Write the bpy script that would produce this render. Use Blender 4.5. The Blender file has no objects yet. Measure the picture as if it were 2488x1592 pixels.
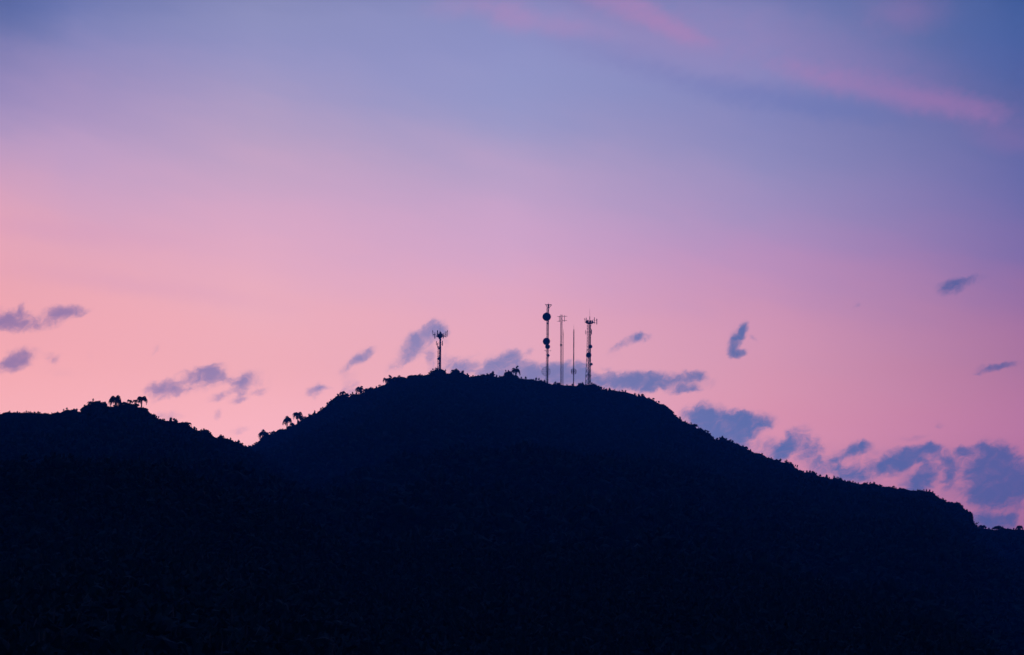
import bpy, bmesh, math, random
from mathutils import Vector, Matrix
R = math.radians
random.seed(7)
scene = bpy.context.scene
COL = scene.collection

# ------------------------------------------------------------------ camera
PITCH = R(10.0)
K = math.tan(R(9.5)) / 1244.0          # tangent per photograph pixel
CAMZ = 1.7
cam_d = bpy.data.cameras.new("camera")
cam_d.sensor_fit = 'HORIZONTAL'
cam_d.angle_x = R(19.0)
cam_d.clip_start = 0.5
cam_d.clip_end = 40000
cam = bpy.data.objects.new("camera", cam_d)
COL.objects.link(cam)
cam.location = (0, 0, CAMZ)
cam.rotation_euler = (R(90) + PITCH, 0, 0)
scene.camera = cam

def ray(px, py):
    """direction through a photograph pixel, scaled to y = 1"""
    dx, dy = (px - 1244.0) * K, (796.0 - py) * K
    y = math.cos(PITCH) - dy * math.sin(PITCH)
    z = math.sin(PITCH) + dy * math.cos(PITCH)
    return dx / y, z / y
def W(px, py, Y):
    a, b = ray(px, py)
    return Vector((a * Y, Y, b * Y + CAMZ))
def azel(px, py):
    a, b = ray(px, py)
    return math.degrees(math.atan2(a, 1)), math.degrees(math.atan2(b, math.hypot(a, 1)))
def to_px(v):
    z = v.z - CAMZ
    f = v.y * math.cos(PITCH) + z * math.sin(PITCH)
    u = -v.y * math.sin(PITCH) + z * math.cos(PITCH)
    return 1244 + v.x / f / K, 796 - u / f / K
MPX = 1500 * K / math.cos(PITCH) * 1.0   # metres per pixel at the ridge, about 0.205

# ------------------------------------------------------------------ view
scene.view_settings.view_transform = 'Standard'
scene.view_settings.look = 'None'
scene.view_settings.gamma = 1
scene.view_settings.exposure = 0
scene.cycles.volume_bounces = 0
scene.cycles.max_bounces = 6
scene.cycles.use_denoising = True

# ------------------------------------------------------------------ world
world = bpy.data.worlds.new("World")
scene.world = world
world.use_nodes = True
nt = world.node_tree
nt.nodes.clear()
N, L = nt.nodes, nt.links
def lin(c):
    return tuple(((x / 255) / 12.92 if x / 255 <= 0.04045 else ((x / 255 + 0.055) / 1.055) ** 2.4) for x in c)
def node(t, **kw):
    n = N.new(t)
    for k, v in kw.items():
        setattr(n, k, v)
    return n
def put(sock, v):
    if isinstance(v, bpy.types.NodeSocket):
        L.new(v, sock)
    else:
        sock.default_value = v
def M(op, a, b=0.0, c=0.0, clamp=False):
    n = node('ShaderNodeMath', operation=op, use_clamp=clamp)
    put(n.inputs[0], a); put(n.inputs[1], b)
    if op == 'MULTIPLY_ADD': put(n.inputs[2], c)
    return n.outputs[0]
def mixc(f, a, b):
    n = node('ShaderNodeMix', data_type='RGBA')
    put(n.inputs[0], f)
    put(n.inputs[6], a if isinstance(a, bpy.types.NodeSocket) else (*a, 1))
    put(n.inputs[7], b if isinstance(b, bpy.types.NodeSocket) else (*b, 1))
    return n.outputs[2]
def maprange(v, a, b, c, d, kind='SMOOTHSTEP'):
    n = node('ShaderNodeMapRange', interpolation_type=kind, clamp=True) if kind == 'LINEAR' else node('ShaderNodeMapRange', interpolation_type=kind)
    put(n.inputs[0], v)
    for i, x in zip((1, 2, 3, 4), (a, b, c, d)): n.inputs[i].default_value = x
    return n.outputs[0]

tc = node('ShaderNodeTexCoord')
sep = node('ShaderNodeSeparateXYZ'); L.new(tc.outputs['Generated'], sep.inputs[0])
DEG = 180 / math.pi
AZ = M('MULTIPLY', M('ARCTAN2', sep.outputs[0], sep.outputs[1]), DEG)
EL = M('MULTIPLY', M('ARCSINE', sep.outputs[2]), DEG)
comb = node('ShaderNodeCombineXYZ'); L.new(AZ, comb.inputs[0]); L.new(EL, comb.inputs[1])
P = comb.outputs[0]
def noise(vec, scale, detail=3, rough=0.5):
    n = node('ShaderNodeTexNoise')
    L.new(vec, n.inputs['Vector']); n.inputs['Scale'].default_value = scale
    n.inputs['Detail'].default_value = detail; n.inputs['Roughness'].default_value = rough
    return n
def vm(op, a, b=None):
    n = node('ShaderNodeVectorMath', operation=op)
    put(n.inputs[0], a)
    if b is not None: put(n.inputs[1], b)
    return n
def mapping(vec, loc=(0, 0, 0), rot=(0, 0, 0), scale=(1, 1, 1), kind='TEXTURE'):
    n = node('ShaderNodeMapping', vector_type=kind)
    L.new(vec, n.inputs[0])
    n.inputs[1].default_value = loc; n.inputs[2].default_value = rot; n.inputs[3].default_value = scale
    return n.outputs[0]

# broad soft irregularities of the high veil, so the afterglow is not a ruler-straight gradient
veil = noise(mapping(P, rot=(0, 0, R(-14)), scale=(3.2, 0.9, 1)), 0.9, 4, 0.55)
elw = M('ADD', EL, M('MULTIPLY', M('SUBTRACT', veil.outputs[0], 0.5), 1.1))

COLS = {
    0: [(0, (95, 107, 162)), (100, (127, 125, 176)), (200, (151, 137, 186)), (320, (179, 151, 192)), (420, (205, 159, 191)), (560, (225, 164, 185)), (700, (234, 165, 178)), (850, (240, 168, 178)), (1010, (240, 171, 179)), (1300, (236, 172, 178))],
    170: [(0, (117, 125, 180)), (100, (141, 137, 188)), (200, (159, 143, 190)), (320, (183, 154, 195)), (420, (199, 160, 196)), (560, (219, 164, 190)), (700, (233, 167, 182)), (850, (240, 169, 180)), (1010, (240, 172, 181)), (1300, (236, 172, 178))],
    620: [(0, (137, 141, 188)), (130, (151, 149, 196)), (240, (169, 155, 196)), (360, (191, 162, 196)), (480, (208, 166, 198)), (600, (222, 169, 196)), (740, (233, 173, 190)), (900, (238, 172, 185)), (1060, (240, 175, 188)), (1300, (236, 172, 182))],
    1244: [(0, (133, 138, 191)), (130, (145, 148, 199)), (260, (153, 152, 199)), (380, (177, 158, 199)), (500, (196, 162, 201)), (620, (209, 164, 201)), (740, (223, 166, 194)), (840, (228, 168, 190)), (950, (230, 168, 188)), (1300, (226, 160, 184))],
    1860: [(0, (119, 126, 181)), (140, (133, 136, 189)), (280, (133, 134, 187)), (400, (148, 140, 189)), (520, (165, 142, 190)), (640, (184, 142, 188)), (760, (202, 146, 182)), (880, (210, 148, 178)), (1020, (210, 142, 170)), (1300, (204, 134, 168))],
    2488: [(0, (63, 90, 150)), (140, (77, 94, 154)), (280, (93, 100, 158)), (400, (101, 104, 164)), (520, (114, 107, 167)), (640, (134, 108, 166)), (780, (160, 112, 160)), (900, (170, 114, 156)), (1060, (176, 112, 154)), (1300, (158, 102, 148))],
}
ZEN = (22, 56, 140)
TOPEL = 60.0
elf = M('DIVIDE', elw, TOPEL, clamp=True)
prev = None; prev_az = None
for px, stops in COLS.items():
    r = node('ShaderNodeValToRGB'); r.color_ramp.interpolation = 'CARDINAL'
    L.new(elf, r.inputs[0])
    pts = [(azel(px, py)[1] / TOPEL, lin(c)) for py, c in stops]
    pts.append((26 / TOPEL, lin(tuple((a + b) / 2 for a, b in zip(stops[0][1], ZEN))))); pts.append((1.0, lin(ZEN)))
    pts.sort()
    cr = r.color_ramp
    while len(cr.elements) < len(pts): cr.elements.new(0.5)
    for e, (p, c) in zip(cr.elements, pts):
        e.position = p
    for e, (p, c) in zip(cr.elements, pts):
        e.color = (*c, 1)
    az = azel(px, 700)[0]
    prev = r.outputs[0] if prev is None else mixc(maprange(AZ, prev_az, az, 0, 1, 'LINEAR'), prev, r.outputs[0])
    prev_az = az
sky = prev

# --- clouds: soft ellipses in azimuth/elevation, torn at the edges by noise
PD = 19.0 / 2488                         # degrees per photograph pixel, about
warpn = noise(P, 3.4, 4, 0.6)
warpn2 = noise(P, 0.8, 2, 0.5)
w1 = vm('SCALE', vm('SUBTRACT', warpn.outputs['Color'], (0.5, 0.5, 0.5)).outputs[0]); w1.inputs['Scale'].default_value = 0.22
w2 = vm('SCALE', vm('SUBTRACT', warpn2.outputs['Color'], (0.5, 0.5, 0.5)).outputs[0]); w2.inputs['Scale'].default_value = 0.06
PW = vm('ADD', vm('ADD', P, w1.outputs[0]).outputs[0], w2.outputs[0]).outputs[0]
tear = noise(mapping(P, rot=(0, 0, R(25)), scale=(1.6, 1, 1)), 4.2, 6, 0.68)
TEAR = M('MULTIPLY', M('SUBTRACT', tear.outputs[0], 0.5), 1.7)
PWS = node('ShaderNodeSeparateXYZ'); L.new(PW, PWS.inputs[0])
def blobs(lst, soft=(0.5, 1.6), after=None, torn=None):
    T = None
    for cx, cy, rx, ry, ang, op in lst:
        a, e = azel(cx, cy)
        cb = node('ShaderNodeCombineXYZ'); L.new(PWS.outputs[0], cb.inputs[0]); L.new(PWS.outputs[1], cb.inputs[1])
        chain = T if T is not None else after      # z only orders the evaluation, its weight is nil
        if chain is not None: L.new(chain, cb.inputs[2])
        m = mapping(cb.outputs[0], (a, e, 0), (0, 0, R(ang)), (rx * PD, ry * PD, 1e9))
        ln = vm('LENGTH', m).outputs['Value']
        v = maprange(M('ADD', ln, TEAR if torn is None else torn), soft[0], soft[1], 1 - op, 1.0, 'SMOOTHSTEP')
        T = v if T is None else M('MULTIPLY', T, v)
    return M('SUBTRACT', 1.0, T)
DARK = [
 (23,780,38,20,5,.8),(55,761,9,24,10,.35),(157,760,38,12,6,.85),(110,784,48,13,15,.6),(38,877,40,19,25,.95),(126,871,18,13,30,.35),(218,863,8,20,0,.12),(378,851,8,14,-30,.18),
 (381,947,26,12,10,.85),(421,930,14,10,0,.45),(477,909,36,12,10,.5),(517,906,26,15,20,.7),(593,935,12,21,-20,.65),(538,959,25,8,20,.4),(579,975,20,6,10,.35),(413,959,42,8,20,.3),(529,1008,8,12,-20,.25),(407,1011,30,10,0,.4),(625,953,15,8,0,.25),(586,1046,22,8,15,.25),
 (880,865,27,11,30,.7),(847,885,25,7,45,.35),(840,910,25,18,0,.15),(767,950,17,14,30,.5),(785,944,18,5,0,.3),
 (1059,803,20,19,0,.6),(1029,818,36,14,30,.55),(1002,845,18,28,-25,.45),(970,880,34,10,35,.35),(1047,866,12,36,0,.4),(1084,822,8,32,0,.2),(850,947,20,12,20,.4),
 (1104,887,34,16,-10,.4),(1136,902,34,14,0,.45),(1211,885,36,18,20,.65),(1249,868,24,16,0,.6),(1250,905,64,24,0,.8),(1292,907,50,20,0,.85),(1288,855,10,6,30,.3),(1224,832,30,8,35,.1),
 (1345,922,50,16,0,.85),(1372,903,32,16,0,.75),(1402,903,28,18,0,.65),(1425,925,40,16,0,.5),
 (1525,930,64,19,0,.95),(1490,921,44,15,0,.6),(1577,926,42,16,0,.75),(1574,949,15,8,0,.4),(1649,922,42,11,12,.55),(1691,913,22,10,10,.6),(1674,945,26,8,-5,.55),(1620,937,12,10,0,.5),(1639,953,20,6,0,.3),
 (1550,820,23,9,5,.6),(1516,833,32,8,25,.4),(1489,864,20,12,0,.12),(1471,893,15,5,0,.25),
 (1803,808,8,21,-20,.85),(1786,834,13,22,-20,.85),(1784,857,15,8,0,.6),(1807,856,10,6,0,.45),(1832,822,12,6,-40,.25),(1732,932,8,14,-30,.12),
 (1717,1011,42,23,0,.95),(1742,1045,62,38,-10,.95),(1808,1026,52,20,0,.95),(1795,1052,36,34,0,.9),(1858,1030,14,10,-20,.5),
 (1915,1081,15,32,-28,.98),(1892,1107,26,16,45,.9),(1950,1070,20,25,-20,.4),(1978,1095,15,26,0,.25),
 (2086,1090,22,13,15,.75),(2056,1102,26,7,30,.45),(2029,1116,7,6,0,.5),(2176,1095,20,6,10,.35),(2218,1109,50,18,15,.9),(2260,1088,26,11,0,.7),(2151,1137,15,12,30,.65),(2183,1120,36,16,20,.65),
 (2232,1172,44,18,38,.9),(2299,1120,22,8,-35,.55),(2310,1144,9,20,0,.45),(2302,1169,9,18,-25,.45),(2339,1095,13,9,0,.55),
 (2415,1099,30,10,-20,.7),(2419,1137,44,44,0,.65),(2461,1187,66,36,8,1),(2450,1165,80,48,-10,.8),(2405,1150,36,50,-20,.55),(2388,1204,38,30,0,.65),(2405,1268,46,17,0,.95),(2450,1262,20,15,0,.6),
 (2180,1135,190,42,0,.34),(2110,1145,60,20,0,.25),(1985,1112,60,34,0,.32),(2330,1170,60,50,0,.3),(2360,1110,50,20,0,.3),(1870,1085,40,20,0,.3),(150,905,50,12,0,.16),(500,930,95,16,14,.36),(450,926,44,9,22,.42),(548,922,40,9,-8,.3),(1012,836,44,20,38,.42),(990,872,30,12,40,.3),(560,960,60,10,8,.25),(610,930,40,22,0,.22),(1150,880,60,20,10,.2),(1640,930,70,22,0,.3),(2285,1035,11,5,0,.28),(2221,1063,32,5,8,.18),(2056,1151,52,15,-8,.35),(2077,1157,32,12,-12,.35),(2000,1140,40,12,0,.25),
 (2315,694,32,14,15,.6),(2368,677,26,10,10,.3),(2430,889,38,7,3,.5),(2390,900,26,5,10,.3),(2078,741,9,5,20,.25),(2280,1025,9,5,0,.15),
]
PINK = [
 (1235,36,60,36,-15,.32),(1345,62,110,24,-8,.24),(1130,14,90,26,5,.2),
 (1490,4,140,28,-22,.32),(1610,54,110,26,-27,.34),(1680,86,50,16,-15,.2),
 (1600,90,330,80,-16,.20),(2000,120,330,70,-20,.16),
 (1990,186,120,24,-15,.2),(2150,216,190,36,-13,.27),(2300,254,140,28,-9,.29),(2390,278,60,22,-4,.16),(2200,30,90,44,0,.22),
 (2450,335,90,34,-15,.16),
 (120,560,300,26,-4,.16),(300,690,340,22,-6,.14),
]
pinkm = blobs(PINK, (0.0, 1.8), None, M('MULTIPLY', TEAR, 0.5))
front = maprange(M('ABSOLUTE', AZ), 22, 70, 1, 0)
pinkm = M('MULTIPLY', pinkm, front)
pinkc = mixc(maprange(AZ, -4, 9, 0, 1, 'LINEAR'), lin((200, 146, 192)), lin((178, 120, 176)))
sky = mixc(pinkm, sky, pinkc)
# soft blue gaps in the high veil, upper right
BLUE = [(1980, 250, 210, 30, -10, .25), (2430, 90, 120, 90, -30, .25), (1720, 210, 200, 26, -14, .18), (1500, 130, 160, 26, -14, .12), (60, 40, 120, 60, 20, .2)]
bluem = blobs(BLUE, (0.1, 1.9), pinkm)
sky = mixc(bluem, sky, lin((84, 110, 178)))
DARK = [(a_, b_, c_ * (1.12 if c_ < 60 else 1), d_ * (1.12 if c_ < 60 else 1), e_, f_ if f_ < .15 else min(.97, f_ * (1.28 if c_ < 45 else 1.05))) for a_, b_, c_, d_, e_, f_ in DARK]
F = blobs(DARK, (0.15, 1.9), bluem, M('MULTIPLY', TEAR, 0.35))
wisp = noise(mapping(PW, rot=(0, 0, R(24)), scale=(1.7, 1, 1)), 5.0, 7, 0.62)
wisp.inputs['Distortion'].default_value = 0.6
win = M('MULTIPLY', M('MULTIPLY', F, M('SUBTRACT', 1.2, F)), 2.6)
D = M('ADD', F, M('MULTIPLY', M('MULTIPLY', M('SUBTRACT', wisp.outputs[0], 0.5), 1.7), win))
cloudm = maprange(D, 0.03, 1.06, 0, 1, 'SMOOTHSTEP')
cloudm = M('MULTIPLY', cloudm, maprange(AZ, -2, 4, 0.84, 0.96, 'LINEAR'))
cc = mixc(maprange(AZ, -9, -2, 0, 1, 'LINEAR'), lin((124, 108, 164)), lin((112, 120, 178)))
cc = mixc(maprange(AZ, -1, 5, 0, 1, 'LINEAR'), cc, lin((74, 100, 162)))
cc = mixc(maprange(AZ, 5, 9.5, 0, 1, 'LINEAR'), cc, lin((78, 88, 150)))
sky = mixc(cloudm, sky, cc)
# sky radiance beyond the haze layer (the air box in front of it absorbs and adds)
gr = node('ShaderNodeValToRGB'); L.new(M('DIVIDE', EL, TOPEL, clamp=True), gr.inputs[0])
gst = [(1060, (.83, .81, .745)), (900, (.74, .725, .665)), (740, (.707, .69, .64)), (500, (.663, .654, .625)), (240, (.617, .62, .606)), (0, (.575, .577, .57))]
gst = [(azel(1244, py)[1] / TOPEL, c) for py, c in gst] + [(0.6, (.5, .5, .5))]
while len(gr.color_ramp.elements) < len(gst): gr.color_ramp.elements.new(0.9)
for e_, (p_, c_) in zip(gr.color_ramp.elements, gst): e_.position = p_
for e_, (p_, c_) in zip(gr.color_ramp.elements, gst): e_.color = (*c_, 1)
sky = vm('MULTIPLY', sky, gr.outputs[0]).outputs[0]
# away from the afterglow the sky falls to the deep blue of the earth's shadow
rear = mixc(maprange(EL, 0, 60, 0, 1), tuple(v / 2 for v in lin((22, 78, 170))), tuple(v / 2 for v in lin(ZEN)))
sky = mixc(front, rear, sky)
sky_tex = node('ShaderNodeTexSky', sky_type='NISHITA')
sky_tex.sun_disc = False
SUN_EL, SUN_AZ = 1.0, -12.0
sky_tex.sun_elevation = R(SUN_EL)
sky_tex.sun_rotation = R(SUN_AZ)
L.new(tc.outputs['Generated'], sky_tex.inputs[0])
bg = node('ShaderNodeBackground'); L.new(sky, bg.inputs[0]); bg.inputs[1].default_value = 2.0
bg2 = node('ShaderNodeBackground'); L.new(sky_tex.outputs[0], bg2.inputs[0]); bg2.inputs[1].default_value = 0.002
add = node('ShaderNodeAddShader'); L.new(bg.outputs[0], add.inputs[0]); L.new(bg2.outputs[0], add.inputs[1])
out = node('ShaderNodeOutputWorld'); L.new(add.outputs[0], out.inputs[0])
world.cycles.sampling_method = 'MANUAL'
world.cycles.sample_map_resolution = 1024

sun_d = bpy.data.lights.new("sun", 'SUN')
sun_d.energy = 0.05
sun_d.angle = R(4)
sun_d.color = (1.0, 0.55, 0.5)
sun = bpy.data.objects.new("sun", sun_d); COL.objects.link(sun)
sd = Vector((math.sin(R(SUN_AZ)) * math.cos(R(SUN_EL)), math.cos(R(SUN_AZ)) * math.cos(R(SUN_EL)), math.sin(R(SUN_EL))))
sun.rotation_euler = sd.to_track_quat('Z', 'Y').to_euler()

# ------------------------------------------------------------------ materials
def mat(name, c1, c2, scale, rough=0.8, metallic=0.0, bump=0.0):
    m = bpy.data.materials.new(name); m.use_nodes = True
    t = m.node_tree; b = t.nodes['Principled BSDF']
    n = t.nodes.new('ShaderNodeTexNoise'); n.inputs['Scale'].default_value = scale; n.inputs['Detail'].default_value = 5
    tcn = t.nodes.new('ShaderNodeTexCoord'); t.links.new(tcn.outputs['Object'], n.inputs['Vector'])
    r = t.nodes.new('ShaderNodeValToRGB')
    r.color_ramp.elements[0].position = 0.35; r.color_ramp.elements[1].position = 0.65
    r.color_ramp.elements[0].color = (*c1, 1); r.color_ramp.elements[1].color = (*c2, 1)
    t.links.new(n.outputs[0], r.inputs[0]); t.links.new(r.outputs[0], b.inputs['Base Color'])
    b.inputs['Roughness'].default_value = rough; b.inputs['Metallic'].default_value = metallic
    b.inputs['Specular IOR Level'].default_value = 0.2
    if bump:
        bn = t.nodes.new('ShaderNodeBump'); bn.inputs['Strength'].default_value = bump
        t.links.new(n.outputs[0], bn.inputs['Height']); t.links.new(bn.outputs[0], b.inputs['Normal'])
    return m
MAT = {
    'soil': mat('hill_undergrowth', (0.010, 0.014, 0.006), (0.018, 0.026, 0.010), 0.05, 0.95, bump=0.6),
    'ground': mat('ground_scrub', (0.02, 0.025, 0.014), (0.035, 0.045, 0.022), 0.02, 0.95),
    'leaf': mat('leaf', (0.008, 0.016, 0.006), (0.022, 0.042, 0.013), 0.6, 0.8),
    'palm': mat('palm_leaf', (0.02, 0.035, 0.015), (0.045, 0.07, 0.03), 0.8, 0.7),
    'bark': mat('bark', (0.03, 0.025, 0.02), (0.07, 0.06, 0.05), 2.0, 0.9),
    'steel': mat('galvanised_steel', (0.10, 0.10, 0.11), (0.16, 0.16, 0.17), 1.5, 0.6, 0.3),
    'dark': mat('cable_sheath', (0.015, 0.015, 0.018), (0.03, 0.03, 0.035), 1.5, 0.7),
    'dish': mat('dish_paint', (0.10, 0.10, 0.11), (0.14, 0.14, 0.15), 0.8, 0.6),
    'panel': mat('antenna_casing', (0.09, 0.09, 0.10), (0.13, 0.13, 0.14), 1.0, 0.6),
}

# ------------------------------------------------------------------ object helpers
def link_mesh(name, verts, faces, m, parent=None):
    me = bpy.data.meshes.new(name)
    me.from_pydata([tuple(v) for v in verts], [], faces)
    me.materials.append(m); me.update()
    o = bpy.data.objects.new(name, me); COL.objects.link(o)
    if parent: o.parent = parent
    return o
def tag(o, label=None, cat=None, group=None, kind=None):
    if label: o['label'] = label
    if cat: o['category'] = cat
    if group: o['group'] = group
    if kind: o['kind'] = kind
    return o
def thing(name, loc, label, cat, group=None):
    o = bpy.data.objects.new(name, None); COL.objects.link(o)
    o.location = loc; o.empty_display_size = 1
    return tag(o, label, cat, group)

# ------------------------------------------------------------------ the skyline, read off in photograph pixels
PROF = [(0,1007),(8,1003),(21,1000.5),(28,1003),(37,1001),(45,1004),(58,1003.7),(64,1000),(68,1003),(84,1004.4),(92,1002.7),(102,1005.3),(110,1003),(121,1006.7),(129,1003.7),(140,1002.2),(147,1003),(154.5,998),(162,994.7),(169,996.7),(180,993),(185.5,994.7),(189,999.2),(194.5,1001.8),(196.4,992.8),(204.8,986.4),(211,983.8),(217.6,984.4),(219,978.6),(226.7,974.5),(238,973.7),(244.7,975.4),(248.6,978.6),(258.9,980),(262.7,987.7),(271.7,988.7),(286.4,985.7),(297.2,980.7),(303,977.8),(308,979),(313.8,979.9),(318.8,981.5),(333,983),(339.6,989.8),(349.6,990.7),(357.9,992.3),(360.4,995.6),(362.9,1001.5),(367,1004.8),(369.5,1010),(382,1014.8),(384.5,1018.9),(392.5,1019),(408.7,1023.6),(415,1020.5),(421,1023),(427.4,1019.6),(431,1021),(433,1027.4),(442,1027),(452,1026),(461,1034.8),(469.7,1041),(478.5,1044.8),(487,1048),(492,1044.8),(501,1044.2),(506,1047.3),(514.6,1054.8),(518.4,1060.4),(527,1063.8),(530.8,1060.4),(539.5,1060),(543.3,1064.8),(554.5,1066),(565.7,1069.7),(569.5,1074),(577,1072.9),(582,1075.5),(589.4,1080.5),(593,1084.7)]
LEFT = [(-1300,1700),(-900,1380),(-600,1170),(-400,1080),(-250,1035),(-120,1012)] + PROF + [(608,1092),(650,1112),(700,1140),(780,1190),(900,1290),(1100,1480),(1300,1700)]
MAIN = [(-1300,1800),(-900,1600),(-400,1400),(0,1290),(300,1200),(450,1140),(540,1105),(593,1087),(608,1085.7),(614,1082.8),(621.8,1078.5),(625.5,1074),(633,1068),(634,1063.5),(641.8,1057.3),(653,1054.8),(660.4,1051),(668,1049.8),(679.3,1042),(685,1044.3),(695.6,1043),(700,1035.6),(706,1032),(712,1027.5),(714.8,1033),(721,1029.8),(725.9,1025),(730.5,1018),(736,1015),(744.5,1014.7),(750,1010.6),(759.6,1009.4),(764.3,1000.7),(767.7,1004.8),(774.7,998.4),(781.7,996),(784,991.4),(788.7,989.7),(794.5,983.3),(799,976.3),(806,971),(812.4,966.6),(817.4,961.6),(826,960.4),(836,958),(843.6,956),(848,964.8),(852.3,961),(856,956.7),(867.2,958),(875,957),(881,953.5),(886,948.6),(891,944.6),(907,943.6),(914.6,942.3),(924.6,937.3),(932,936),(938,933),(944,919),(947,917.4),(954.5,920),(959.5,916),(964.5,918.6),(970.7,915.5),(979.4,916),(989.4,918.6),(991.9,912.4),(996.9,914.3),(1004.4,910.5),(1013,911.8),(1019.3,909.3),(1023,913),(1030.5,912.4),(1036.8,909.9),(1044.2,909.3),(1045.5,904.3),(1053,899),(1060.4,896.2),(1070,894.6),(1077.4,896),(1081.8,901),(1083.6,907.4),(1092.3,908),(1097.3,903),(1101,898.4),(1108.6,897.4),(1114.8,900.5),(1119.8,904.9),(1127.2,907.4),(1137.2,912.3),(1144.7,916.7),(1152.2,914.2),(1163.4,913.6),(1169.6,909.9),(1178.4,909.9),(1184.6,911),(1189.6,906.7),(1194.6,905.5),(1199.5,908),(1200.8,913.6),(1209.5,917.3),(1214.5,914.2),(1219.5,914.8),(1225.7,909.9),(1228.2,903),(1235.7,901),(1243.2,904),(1246,909),(1252,912),(1257,912.4),(1263,919.8),(1273,921.7),(1279.3,921),(1284.3,922.3),(1290.5,920.5),(1296.8,923),(1305.7,925.5),(1314.8,922.6),(1321.2,927.5),(1331,931.8),(1341,933.9),(1348,933.9),(1356.5,931.8),(1362.2,934.6),(1374.9,937.4),(1386.2,936.7),(1398.9,938.1),(1406,933.2),(1413,930.8),(1420,932.5),(1424.3,936.7),(1431.4,933.2),(1441.3,932.5),(1448.3,933.9),(1452.6,938.8),(1459.6,939.6),(1461.7,945.9),(1469.5,945.9),(1476.6,948.7),(1482.2,945.9),(1489.3,947.3),(1496.4,949.4),(1504.8,951.6),(1516,952.3),(1523.2,953.4),(1533,956.5),(1540,958.6),(1551.4,962.2),(1561.3,961.4),(1567,963.6),(1571.2,967.1),(1581,968.5),(1588.2,972),(1596.7,977.7),(1606,982.4),(1613.7,982.4),(1622.4,988.7),(1630,994.9),(1637.4,1001),(1639.3,1009.9),(1647.4,1013.6),(1653.6,1018.6),(1657.3,1023.6),(1666,1024.8),(1676,1031),(1687.3,1031),(1692.2,1034.8),(1694.7,1041),(1704.7,1041),(1711,1044.8),(1716,1051),(1722.2,1051.6),(1729.6,1059.7),(1734.6,1067.2),(1744.6,1069),(1750.8,1063.5),(1755.8,1062.2),(1762,1066),(1767,1070.3),(1774.5,1070.3),(1780.7,1074),(1789.5,1078.4),(1794.4,1078.4),(1799.4,1083.4),(1810.6,1084.6),(1814.4,1085.9),(1816.9,1090.9),(1824.4,1094.6),(1834.3,1100.8),(1846.8,1102),(1855.5,1105.8),(1860,1108.6),(1866.2,1114.8),(1873.7,1113),(1880,1117.3),(1886.2,1115.5),(1892.4,1117.3),(1897.4,1122.3),(1906,1124.2),(1912.4,1121),(1918.6,1124.8),(1927.3,1126.7),(1929.2,1132.3),(1934.8,1140.4),(1941,1142.3),(1949.7,1143.5),(1957.2,1148.5),(1964.7,1147.2),(1971,1147.9),(1981,1151.9),(1993.4,1158.5),(2000.8,1158.5),(2007.7,1156.6),(2012,1160.3),(2020.8,1164.7),(2023.3,1160.3),(2028.3,1159.7),(2033.2,1163.5),(2040.7,1161),(2045.7,1163.5),(2048.2,1167.8),(2059.4,1170.9),(2066.9,1170.3),(2078,1173.4),(2091.8,1177.2),(2098.7,1172.9),(2106.8,1173.2),(2110.5,1177.2),(2118,1174),(2129.2,1175.9),(2139.2,1181.5),(2155,1183.6),(2172,1185),(2182.7,1188.2),(2190.3,1185.6),(2201,1188.2),(2211.7,1192),(2227,1192.7),(2242.3,1191.2),(2251.5,1194.3),(2257.6,1193.2),(2269.8,1197.3),(2272.9,1202.7),(2285.1,1211),(2295.8,1214.9),(2300.4,1219.5),(2309.6,1220.3),(2321.8,1220.3),(2335.6,1226.4),(2340,1233.3),(2343.2,1237.8),(2352.4,1240),(2357.7,1247),(2358.5,1253),(2363,1260.8),(2364.6,1270),(2370.7,1279),(2378,1300),(2395,1325),(2430,1360),(2520,1430),(2700,1540),(3000,1680),(3300,1800)]
RIGHT = [(1700,1800),(2000,1560),(2200,1400),(2320,1305),(2350,1288),(2370.7,1282),(2383,1283.7),(2398.2,1285.2),(2410.5,1286.8),(2418,1284.5),(2431.9,1283),(2438,1283.7),(2453.3,1284.5),(2464,1287.5),(2471,1286.8),(2483.9,1286.8),(2500,1289),(2560,1300),(2700,1320),(2900,1380),(3200,1500),(3600,1800)]

def interp(pts, x):
    if x <= pts[0][0]: return pts[0][1]
    lo, hi = 0, len(pts) - 1
    if x >= pts[-1][0]: return pts[-1][1]
    while hi - lo > 1:
        m = (lo + hi) // 2
        if pts[m][0] <= x: lo = m
        else: hi = m
    t = (x - pts[lo][0]) / max(1e-6, pts[hi][0] - pts[lo][0])
    return pts[lo][1] * (1 - t) + pts[hi][1] * t

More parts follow.
